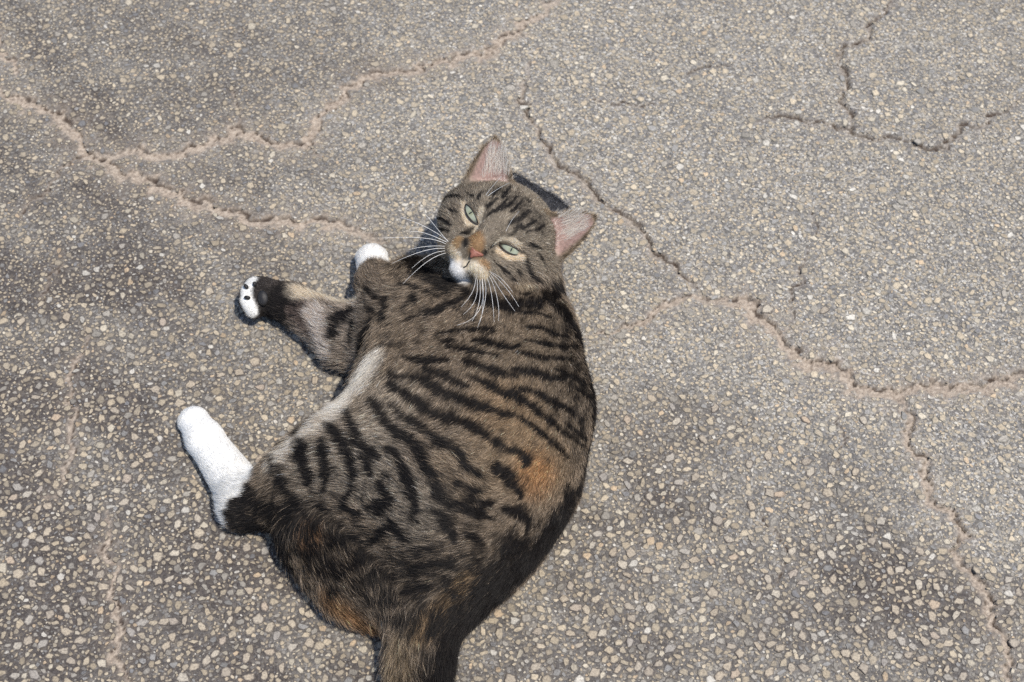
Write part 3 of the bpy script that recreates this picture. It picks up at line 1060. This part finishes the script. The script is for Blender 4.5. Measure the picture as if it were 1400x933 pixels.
# face: pale and warm marks first
hm = np.clip(headw * 1.5 - 0.3, 0, 1)[:, None]
col = col * (1 - hm) + np.array((0.285, 0.238, 0.182)) * hm
cstroke([(300, 330), (340, 300), (360, 240)], 10, (0.95, 0.80, 0.60), 0.95, o6, s6)
cstroke([(230, 190), (225, 260), (260, 340)], 9, (0.90, 0.74, 0.54), 0.95, o6, s6)
cstroke([(320, 390), (345, 330)], 11, (0.95, 0.80, 0.60), 0.95, o6, s6)
cstroke([(440, 490), (490, 455), (570, 455), (620, 490)], 10, (0.95, 0.80, 0.60), 0.95, o6, s6)
cstroke([(480, 535), (560, 580), (650, 580)], 11, (0.92, 0.72, 0.50), 0.95, o6, s6)
cstroke([(540, 430), (580, 380)], 6, (0.5, 0.42, 0.32), 0.6, o6, s6)
cstroke([(310, 430), (330, 480), (310, 540)], 22, (0.38, 0.22, 0.10), 0.9, o6, s6)
cstroke([(190, 450), (170, 490)], 14, (0.42, 0.26, 0.12), 0.8, o6, s6)
cstroke([(360, 620), (390, 650)], 14, (0.45, 0.27, 0.13), 0.8, o6, s6)
cstroke([(180, 560), (195, 600), (200, 630)], 10, (0.80, 0.75, 0.68), 0.9, o6, s6, soft=(0.2, 1.5), w=0.5)
cstroke([(140, 530), (170, 580)], 15, (0.80, 0.65, 0.46), 0.9, o6, s6)
cstroke([(255, 640), (300, 650), (350, 690)], 18, (0.90, 0.78, 0.60), 0.97, o6, s6, w=0.3)
cstroke([(300, 690), (380, 720)], 16, (0.85, 0.70, 0.50), 0.9, o6, s6)
cstroke([(140, 630), (190, 690), (225, 730)], 20, (0.80, 0.80, 0.80), 0.95, o6, s6, soft=(0.2, 1.5), w=0.75)
cstroke([(640, 800), (700, 800)], 16, (0.42, 0.34, 0.24), 0.7, o6, s6)
for pts, w in [
    ([(365, 265), (385, 225), (430, 195), (470, 160)], 6.5), ([(395, 290), (430, 255), (470, 235), (510, 200), (535, 170)], 5.5),
    ([(440, 265), (500, 235), (545, 215), (570, 190), (600, 150)], 5.5), ([(555, 335), (600, 318), (640, 300), (670, 265), (700, 250)], 7),
    ([(545, 435), (575, 405), (615, 365), (640, 350)], 7), ([(640, 385), (700, 345), (745, 320)], 5.5), ([(500, 160), (530, 120), (560, 80)], 6),
    ([(420, 170), (450, 120), (480, 90)], 5), ([(560, 260), (600, 230), (640, 180)], 6), ([(330, 170), (350, 120)], 5),
    ([(680, 400), (760, 380), (800, 350)], 5), ([(55, 195), (100, 165), (150, 150), (215, 160)], 5.5), ([(15, 300), (70, 305), (110, 335), (140, 355)], 4.5),
    ([(205, 415), (250, 402), (305, 372)], 7), ([(238, 500), (245, 450)], 9),
    ([(330, 562), (385, 545)], 10), ([(428, 495), (438, 545)], 8), ([(645, 550), (678, 600), (690, 660), (705, 710), (750, 755), (790, 775)], 6),
    ([(560, 725), (600, 755)], 5), ([(480, 640), (520, 680), (560, 700)], 4.5), ([(620, 680), (650, 720)], 4), ([(600, 830), (660, 850), (740, 820)], 4),
    ([(60, 380), (120, 400)], 4), ([(250, 120), (300, 150)], 4), ([(120, 240), (180, 260)], 4), ([(760, 560), (800, 640)], 5), ([(215, 625), (220, 650)], 3),
    ([(700, 480), (780, 520)], 4), ([(440, 600), (470, 640)], 4)]:
    sstroke(pts, w * 1.05, 0.95, o6, s6)
sstroke([(500, 120), (600, 180), (690, 270), (750, 330)], 34, 0.45, o6, s6, False)
for x, y in [(140, 480), (165, 500), (150, 520), (310, 665), (325, 690), (350, 665), (370, 690), (375, 665)]:
    sstroke([(x, y), (x + 4, y + 4)], 1.9, 0.6, o6, s6, False)
# nape: slate coloured short fur
nap = np.clip(tagw['nape'] * 1.4 - headw * 1.2, 0, 1)
col = col * (1 - nap[:, None]) + np.array((0.105, 0.105, 0.115)) * nap[:, None]
dark *= 1 - 0.9 * nap
# ears
col = np.where(earin[:, None] > 0, col * (1 - earin[:, None]) + np.array((0.47, 0.325, 0.285)) * earin[:, None], col)
back_ear = earw * (1 - earin)
col = col * (1 - 0.7 * back_ear[:, None]) + np.array((0.30, 0.22, 0.14)) * 0.7 * back_ear[:, None]
# fine ticked bands between the drawn stripes on chest, flank and back
ph = BV[:, 1] * (2 * math.pi / 0.0115) + BV[:, 0] * 190 + 2.4 * sines(BV, 0.07, 61) + 0.9 * sines(BV, 0.022, 62)
tick = sstep(0.1, 0.85, np.sin(ph)) * np.clip(0.45 + 0.75 * sines(BV, 0.03, 63), 0, 1)
tz = np.clip(tagw['torso'] + tagw['shoulder'] + tagw['neck'], 0, 1) * (1 - np.clip(white * 2, 0, 1)) * sstep(-0.17, -0.10, BV[:, 1])
dark = np.maximum(dark, 0.36 * tick * tz)
# sides the photograph does not show carry on with loose tabby stripes
away = sstep(0.15, -0.35, (BN * (CAM_LOC - BV)).sum(1) / np.linalg.norm(CAM_LOC - BV, axis=1))
st = np.sin((BV[:, 1] * 260 + 2.2 * sines(BV, 0.05, 9)))
dark = np.maximum(dark, away * 0.8 * sstep(0.1, 0.6, st) * (1 - white))
dark *= (1 - 0.95 * white) * (1 - earin)
dark = np.clip(dark + (0.13 + 0.20 * sines(BV, 0.013, 31) + 0.12 * sines(BV, 0.006, 32) + 0.22 * headw * sines(BV, 0.0045, 33)) * (1 - white) * (1 - 0.5 * headw) * (1 - earin) * (1 - clear) * (1 - 0.8 * nap), 0, 1)
hlen = hlen * (1 + 0.8 * np.clip(white, 0, 1) * (tagw['torso'] > 0.4))

SKIN = NT('cat_skin')
ca = SKIN.n('ShaderNodeAttribute', attribute_name='col').outputs['Color']
nz_ = SKIN.n('ShaderNodeTexNoise', {'Vector': SKIN.n('ShaderNodeNewGeometry').outputs['Position'], 'Scale': 500.0}).outputs['Fac']
cb = SKIN.mix(1.0, ca, SKIN.ramp(nz_, [(0.3, (0.75, 0.75, 0.75)), (0.7, (1.1, 1.1, 1.1))]), 'MULTIPLY')
skp = SKIN.n('ShaderNodeBsdfPrincipled', {'Base Color': cb, 'Roughness': 0.7, 'Specular IOR Level': 0.2}).outputs[0]
skt = SKIN.n('ShaderNodeBsdfTranslucent', {'Color': cb}).outputs[0]
thin = SKIN.n('ShaderNodeAttribute', attribute_name='thin').outputs['Fac']
SKINM = SKIN.finish(SKIN.n('ShaderNodeMixShader', {0: SKIN.math('MULTIPLY', thin, 0.45), 1: skp, 2: skt}).outputs[0])

DARKC = np.array((0.011, 0.008, 0.007))
under = col * (1 - dark[:, None]) + DARKC * dark[:, None]
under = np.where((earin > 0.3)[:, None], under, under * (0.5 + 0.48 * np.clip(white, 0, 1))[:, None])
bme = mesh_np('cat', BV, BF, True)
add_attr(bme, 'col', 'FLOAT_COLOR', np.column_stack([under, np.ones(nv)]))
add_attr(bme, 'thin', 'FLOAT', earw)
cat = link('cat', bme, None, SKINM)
cat['label'] = 'striped brown tabby cat with white paws lying on its side looking up'
cat['category'] = 'cat'

# ------------------------------------------------------------------ eyes, nose, pads, whiskers
def simple(name, c, rough=0.5, spec=0.5, coat=0.0, bump=0.0, scale=800.0):
    t = NT(name)
    pos = t.n('ShaderNodeNewGeometry').outputs['Position']
    nz = t.n('ShaderNodeTexNoise', {'Vector': pos, 'Scale': scale, 'Detail': 3.0}).outputs['Fac']
    c2 = t.mix(1.0, c, t.ramp(nz, [(0.3, (0.7, 0.7, 0.7)), (0.7, (1.15, 1.15, 1.15))]), 'MULTIPLY')
    ins = {'Base Color': c2, 'Roughness': rough, 'Specular IOR Level': spec, 'Coat Weight': coat}
    if bump:
        ins['Normal'] = t.n('ShaderNodeBump', {'Height': nz, 'Strength': bump, 'Distance': 0.0004}).outputs[0]
    return t.finish(t.n('ShaderNodeBsdfPrincipled', ins).outputs[0])


def frame_obj(name, V, F, M, mat, parent, smooth=True):
    """Mesh given in local centimetres, placed by basis M (3x3) and origin."""
    me = mesh_np(name, np.asarray(V) * CM, F, smooth)
    o = link(name, me, parent, mat)
    B, org = M
    o.matrix_local = Matrix([[B[0, 0], B[0, 1], B[0, 2], org[0]], [B[1, 0], B[1, 1], B[1, 2], org[1]],
                             [B[2, 0], B[2, 1], B[2, 2], org[2]], [0, 0, 0, 1]])
    return o


def tube_mesh(P, rad, n=6):
    P = np.asarray(P, float)
    T = np.gradient(P, axis=0)
    T /= np.linalg.norm(T, axis=1, keepdims=True)
    ref = np.array([0.3, 0.5, 0.81])
    A = np.cross(T, ref)
    A /= np.linalg.norm(A, axis=1, keepdims=True)
    B = np.cross(T, A)
    th = np.linspace(0, 2 * math.pi, n, endpoint=False)
    rad = np.broadcast_to(rad, (len(P),))
    V = P[:, None] + rad[:, None, None] * (np.cos(th)[None, :, None] * A[:, None] + np.sin(th)[None, :, None] * B[:, None])
    m = len(P)
    F = []
    for i in range(m - 1):
        for j in range(n):
            k = (j + 1) % n
            F.append((i * n + j, i * n + k, (i + 1) * n + k, (i + 1) * n + j))
    return V.reshape(-1, 3), np.array(F)


def eye_material():
    t = NT('cat_eye')
    pos = t.n('ShaderNodeTexCoord').outputs['Object']
    sx = t.n('ShaderNodeSeparateXYZ', {'Vector': pos})
    x = t.math('MULTIPLY', sx.outputs[0], 100.0)
    y = t.math('MULTIPLY', sx.outputs[1], 100.0)
    r = t.math('SQRT', t.math('ADD', t.math('MULTIPLY', x, x), t.math('MULTIPLY', y, y)))
    nz = t.n('ShaderNodeTexNoise', {'Vector': pos, 'Scale': 900.0, 'Detail': 3.0}).outputs['Fac']
    iris = t.ramp(t.math('ADD', t.math('MULTIPLY', r, 1.1), t.math('MULTIPLY', nz, 0.15)),
                  [(0.1, (0.20, 0.21, 0.12)), (0.4, (0.30, 0.32, 0.235)), (0.7, (0.25, 0.275, 0.21)), (0.95, (0.06, 0.06, 0.045))])
    xx = t.math('DIVIDE', x, 0.05)
    yy = t.math('DIVIDE', y, 0.17)
    pup = t.math('ADD', t.math('MULTIPLY', xx, xx), t.math('MULTIPLY', yy, yy))
    pm = t.math('LESS_THAN', pup, 1.0)
    c = t.mix(pm, iris, (0.012, 0.012, 0.012))
    return t.finish(t.n('ShaderNodeBsdfPrincipled', {'Base Color': c, 'Roughness': 0.15, 'Coat Weight': 0.6, 'Coat Roughness': 0.04}).outputs[0])


eyem = eye_material()
rimm = simple('eye_rim', (0.018, 0.014, 0.012), 0.4)
EYE_CUT = []
for side, (ex_, ey_, ang) in ((-1, (644.5, 292.5, 56)), (1, (698.5, 341.0, 26))):
    P, N = hit(ex_, ey_)
    a = math.radians(ang)
    X = CAM_R * math.cos(a) - CAM_U * math.sin(a)
    Zd = HF * 0.9 + HR * 0.28 * side
    Zd /= np.linalg.norm(Zd)
    X = X - Zd * (X @ Zd)
    X /= np.linalg.norm(X)
    Y = np.cross(Zd, X)
    org = P + Zd * 0.0010
    nu, nvv = 25, 13
    V, F = [], []
    for i in range(nu):
        u = -1 + 2 * i / (nu - 1)
        prof = max(1 - abs(u) ** 2.2, 0) ** 0.85
        for j in range(nvv):
            v = -1 + 2 * j / (nvv - 1)
            x, y = 0.90 * u, v * prof * (0.205 if v > 0 else 0.265)
            V.append((x, y, math.sqrt(1.45 ** 2 - x * x - y * y) - 1.45 + 0.12))
    for i in range(nu - 1):
        for j in range(nvv - 1):
            F.append((i * nvv + j, (i + 1) * nvv + j, (i + 1) * nvv + j + 1, i * nvv + j + 1))
    Bm = np.stack([X, Y, Zd], 1)
    e = frame_obj('eye', V, np.array(F), (Bm, org), eyem, cat)
    ring = [(0.92 * math.cos(th), (0.22 if math.sin(th) > 0 else 0.28) * math.sin(th) * max(1 - abs(math.cos(th)) ** 2.2, 0) ** 0.35) for th in np.linspace(0, 2 * math.pi, 41)]
    rp = [(x, y, math.sqrt(1.45 ** 2 - x * x - y * y) - 1.45 + 0.12) for x, y in ring]
    v, f = tube_mesh(rp, 0.05, 6)
    frame_obj('eye_rim', v, f, (Bm, org), rimm, e).matrix_local = Matrix.Identity(4)
    EYE_CUT.append((org, X, Y, Zd))

# nose leather
P, N = hit(648.5, 346)
Bm = np.stack([HR, HU, HF], 1)
nosem = simple('nose_leather', (0.25, 0.095, 0.065), 0.45, 0.4, 0.1, 0.5, 2500.0)
NP = np.array([(-0.56, 0.20), (-0.50, 0.30), (-0.25, 0.27), (0, 0.23), (0.25, 0.27), (0.50, 0.30), (0.56, 0.20), (0.44, 0.06),
               (0.30, -0.08), (0.14, -0.22), (0.05, -0.40), (-0.05, -0.40), (-0.14, -0.22), (-0.30, -0.08), (-0.44, 0.06)])
V, F = [], []
nu = len(NP)
LV = [(1.0, -0.25), (1.0, -0.02), (0.90, 0.07), (0.68, 0.12), (0.35, 0.145), (0.01, 0.15)]
for sc_, hz in LV:
    for x, y in NP:
        X_, Y_ = x * sc_, y * sc_
        nost = 0.13 * math.exp(-(((abs(X_) - 0.30) / 0.09) ** 2 + ((Y_ - 0.06) / 0.07) ** 2))
        V.append((X_ * 1.12, Y_ * 1.12, hz - nost - 0.05 * (abs(X_) / 0.56) ** 2))
for j in range(len(LV) - 1):
    for i in range(nu):
        k = (i + 1) % nu
        F.append((j * nu + i, j * nu + k, (j + 1) * nu + k, (j + 1) * nu + i))
NOSE_O = P + HF * 0.0002
frame_obj('nose', V, np.array(F), (Bm, NOSE_O), nosem, cat)
# mouth line
mp = [hit(x, y)[0] + HF * 0.0006 for x, y in ((642, 357), (640, 360), (638, 364), (634, 366))]
v, f = tube_mesh(mp, 0.0005, 5)
link('mouth', mesh_np('mouth', v, f, True), cat, rimm)

# paw pads on the sole that faces the camera
padm = simple('paw_pad', (0.016, 0.015, 0.016), 0.55, 0.4, 0.0, 0.4, 1500.0)


def pad(px, py, rx, ry, ang, name='paw_pad'):
    P, N = hit(px, py)
    a = math.radians(ang)
    X = CAM_R * math.cos(a) - CAM_U * math.sin(a)
    X = X - N * (X @ N)
    X /= np.linalg.norm(X)
    Y = np.cross(N, X)
    V, F = [], []
    for j in range(7):
        ph = math.pi * j / 6
        for i in range(12):
            th = 2 * math.pi * i / 12
            V.append((rx * math.sin(ph) * math.cos(th), ry * math.sin(ph) * math.sin(th), 0.22 * math.cos(ph)))
    for j in range(6):
        for i in range(12):
            k = (i + 1) % 12
            F.append((j * 12 + i, (j + 1) * 12 + i, (j + 1) * 12 + k, j * 12 + k))
    frame_obj(name, V, np.array(F), (np.stack([X, Y, N], 1), P + N * 0.0014), padm, cat)
    return P


PADS = [(pad(337.5, 393.5, 0.27, 0.17, 50), 0.003), (pad(338.5, 408, 0.27, 0.17, 10), 0.003),
        (pad(349, 390, 0.22, 0.16, 70), 0.003), (pad(360, 408, 0.62, 0.44, 80), 0.006)]

# whiskers
whm = simple('whisker', (0.85, 0.84, 0.82), 0.35, 0.5)
o1, s1 = (560, 160), 3.332
WH = [((175, 565), (70, 500), (-40, 458)), ((170, 572), (70, 530), (0, 524)), ((165, 580), (60, 552), (-125, 552)), ((160, 590), (80, 590), (0, 605)),
      ((160, 600), (60, 612), (-80, 668)), ((160, 612), (90, 630), (10, 690)), ((165, 622), (80, 660), (-30, 760)),
      ((175, 570), (110, 490), (70, 440)), ((300, 735), (285, 800), (235, 865)), ((305, 740), (300, 830), (245, 900)),
      ((318, 742), (318, 840), (285, 930)), ((328, 742), (335, 850), (320, 935)), ((340, 740), (345, 830), (310, 960)), ((355, 735), (375, 820), (385, 935)),
      ((365, 725), (400, 830), (405, 930)), ((370, 718), (420, 800), (480, 885)), ((372, 712), (440, 780), (498, 865)), ((330, 738), (318, 880), (215, 950)),
      ((365, 705), (420, 740), (470, 800)),
      ((345, 360), (375, 320), (420, 270)), ((350, 365), (400, 330), (455, 300)), ((430, 545), (460, 480), (500, 430))]
for i, (a, b, c) in enumerate(WH):
    A, B, C = [np.array((o1[0] + q[0] / s1, o1[1] + q[1] / s1)) for q in (a, b, c)]
    P0, N0 = hit(*A)
    P0 = P0 - N0 * 0.001
    z0 = P0[2]
    pts = []
    for t in np.linspace(0, 1, 9):
        q = (1 - t) ** 2 * A + 2 * t * (1 - t) * (2 * B - 0.5 * A - 0.5 * C) + t * t * C
        out = (0.020 if i < 8 else 0.034) * math.sin(min(t * 2.2, 1.57)) if i < 19 else 0.012 * t
        dep0 = (P0 - CAM_LOC) @ CAM_F - out
        r_ = ray(*q)
        pts.append(CAM_LOC + r_ * (dep0 / (r_ @ CAM_F)))
    pts[0] = P0
    v, f = tube_mesh(pts, np.linspace(0.00021, 0.00007, 9), 4)
    link('whisker', mesh_np('whisker', v, f, True), cat, whm)

# ------------------------------------------------------------------ fur
def fur_material():
    t = NT('cat_fur')
    c = t.n('ShaderNodeAttribute', attribute_name='fcol').outputs['Color']
    d = t.n('ShaderNodeBsdfDiffuse', {'Color': c})
    tr = t.n('ShaderNodeBsdfTranslucent', {'Color': c})
    g = t.n('ShaderNodeBsdfHair', {'Color': (1, 1, 1, 1), 'RoughnessU': 0.25, 'RoughnessV': 0.6, 'Offset': -0.05})
    g.component = 'Reflection'
    m1 = t.n('ShaderNodeMixShader', {0: 0.4, 1: d.outputs[0], 2: tr.outputs[0]})
    m2 = t.n('ShaderNodeMixShader', {0: 0.018, 1: m1.outputs[0], 2: g.outputs[0]})
    return t.finish(m2.outputs[0])


furm = fur_material()
KD = KDTree(nv)
for i_, p_ in enumerate(BV.tolist()):
    KD.insert(p_, i_)
KD.balance()
TRI = np.concatenate([BF[:, [0, 1, 2]], BF[:, [0, 2, 3]]])
ta, tb, tc = BV[TRI[:, 0]], BV[TRI[:, 1]], BV[TRI[:, 2]]
tarea = 0.5 * np.linalg.norm(np.cross(tb - ta, tc - ta), axis=1)
bald = earin * 0.93
for org, X, Y, Zd in EYE_CUT:
    v = BV - org
    x, y = v @ X / CM, v @ Y / CM
    m = (np.abs(v @ Zd) < 0.012) & ((np.abs(x) / 0.98) ** 2 + (np.abs(y) / 0.33) ** 2 < 1)
    bald[m] = 1
v = (BV - NOSE_O) @ Bm / CM
bald[(np.abs(v[:, 0]) < 0.46) & (v[:, 1] > -0.30) & (v[:, 1] < 0.26) & (np.abs(v[:, 2]) < 0.9)] = 1
for P, r in PADS:
    bald[np.linalg.norm(BV - P, axis=1) < r] = 1
low = sstep(0.004, 0.010, BV[:, 2])
vis = sstep(-0.75, -0.2, (BN * (CAM_LOC - BV)).sum(1) / np.linalg.norm(CAM_LOC - BV, axis=1)) * 0.85 + 0.15
densv = (1 - np.clip(bald, 0, 1)) * low * vis * (1 + 1.6 * headw + 1.2 * np.clip(white, 0, 1) + 2.6 * np.clip(tagw['foot'] + tagw['forepaw'] + tagw['lowpaw'], 0, 1))


def make_fur(name, n, dens, seed, len_mul=1.0, rad=0.00006, lift=0.34, mode='coat'):
    r = np.random.default_rng(seed)
    wt = tarea * dens[TRI].mean(1)
    tri = r.choice(len(TRI), n, p=wt / wt.sum())
    u, v = r.uniform(size=n), r.uniform(size=n)
    fl = u + v > 1
    u[fl], v[fl] = 1 - u[fl], 1 - v[fl]
    bw = np.stack([1 - u - v, u, v], 1)
    T = TRI[tri]
    def ip(A):
        return (A[T] * (bw[:, :, None] if A.ndim == 2 else bw)).sum(1)
    P, N = ip(BV), ip(BN)
    N /= np.linalg.norm(N, axis=1, keepdims=True)
    FL = ip(flow)
    FL /= np.linalg.norm(FL, axis=1, keepdims=True) + 1e-9
    L = ip(hlen) * r.uniform(0.55, 1.15, n) * len_mul
    wh0, hw = np.clip(ip(white), 0, 1), ip(headw)
    # clumping: short-wave wander of the lay of the hair
    wv = np.stack([sines(P, 0.007, 40 + i) + 0.8 * sines(P, 0.028, 50 + i) for i in range(3)], 1)
    FL = FL + wv * (0.22 * (1 - 0.45 * hw))[:, None] + r.normal(0, 0.13, (n, 3))
    FL -= N * (FL * N).sum(1, keepdims=True)
    FL /= np.linalg.norm(FL, axis=1, keepdims=True) + 1e-9
    lf = lift * r.uniform(0.6, 1.5, n) * (1 - 0.35 * wh0)
    K = 5
    ts = np.linspace(0, 1, K)
    pts = np.zeros((n, K, 3))
    pts[:, 0] = P - N * 0.0006
    for k in range(1, K):
        a = lf * (1.35 - 0.85 * ts[k])
        dirv = FL * np.cos(a)[:, None] + N * np.sin(a)[:, None]
        pts[:, k] = pts[:, k - 1] + dirv * (L / (K - 1))[:, None]
    pts[:, :, 2] = np.maximum(pts[:, :, 2], 0.0012)
    vis_ = pts[:, 3]
    near_ = np.fromiter((KD.find(p)[1] for p in vis_.tolist()), np.int64, n)
    s, c, wh = np.clip(dark[near_], 0, 1), col[near_], np.clip(white[near_], 0, 1)
    # colour: agouti banding on the light hair, solid dark in the stripes
    pick = r.uniform(size=n)
    ss = sstep(0.12, 0.80, np.clip(s + r.normal(0, 0.21, n) * (1 - wh), 0, 1))
    br = r.lognormal(-0.05, 0.38, n) * (1 - 0.5 * wh) + 0.5 * wh
    lightc = c * br[:, None]
    pale = (pick < (0.26 if mode != 'guard' else 0.45)) & (wh < 0.5)
    lightc[pale] = lightc[pale] * 1.9 + 0.06  # light agouti hairs that also paint glints into the fur colour
    FC = np.zeros((n, K, 4))
    FC[:, :, 3] = 1
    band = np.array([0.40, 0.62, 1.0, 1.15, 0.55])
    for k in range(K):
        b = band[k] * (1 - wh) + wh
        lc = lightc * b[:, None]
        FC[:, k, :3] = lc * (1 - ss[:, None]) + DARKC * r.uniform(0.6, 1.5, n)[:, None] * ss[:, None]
    if mode == 'tuft':
        FC[:, :, :3] = np.array((0.80, 0.76, 0.70))
    FC = np.clip(FC, 0.003, 0.93)
    hc = bpy.data.hair_curves.new(name)
    hc.add_curves([K] * n)
    hc.points.foreach_set('position', pts.astype(np.float32).ravel())
    rr = rad * r.uniform(0.7, 1.3, n)[:, None] * np.array([1.0, 1.0, 0.9, 0.65, 0.2])[None]
    if 'radius' in hc.attributes:
        hc.attributes['radius'].data.foreach_set('value', rr.astype(np.float32).ravel())
    else:
        add_attr(hc, 'radius', 'FLOAT', rr)
    add_attr(hc, 'fcol', 'FLOAT_COLOR', FC)
    o = link(name, hc, cat, furm)
    o['kind'] = 'stuff'
    return o


facew = np.clip(headw * 1.4 - 0.2, 0, 1)
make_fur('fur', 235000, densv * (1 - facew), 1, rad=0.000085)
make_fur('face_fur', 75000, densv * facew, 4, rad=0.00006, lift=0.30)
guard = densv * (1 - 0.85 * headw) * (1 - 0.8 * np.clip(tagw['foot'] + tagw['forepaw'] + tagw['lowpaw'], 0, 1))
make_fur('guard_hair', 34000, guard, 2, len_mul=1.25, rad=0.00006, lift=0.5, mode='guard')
# pale tufts inside the ears
tuft = np.zeros(nv)
hl0 = hlen.copy()
for e in EARS:
    x, y, z, h, w, zc = ear_coords(e, BV)
    m = (earin > 0.25) & (h > 0.0) & (h < 0.72) & (np.abs(x) < w) & (np.abs(z - zc) < 0.006) & (x * e['side'] * -1 > -0.35 * w)
    tuft[m] = 1
hlen = np.where(tuft > 0, 0.0105, hlen)
make_fur('ear_tuft', 1900, tuft, 3, rad=0.00006, lift=0.32, mode='tuft')
hlen = hl0
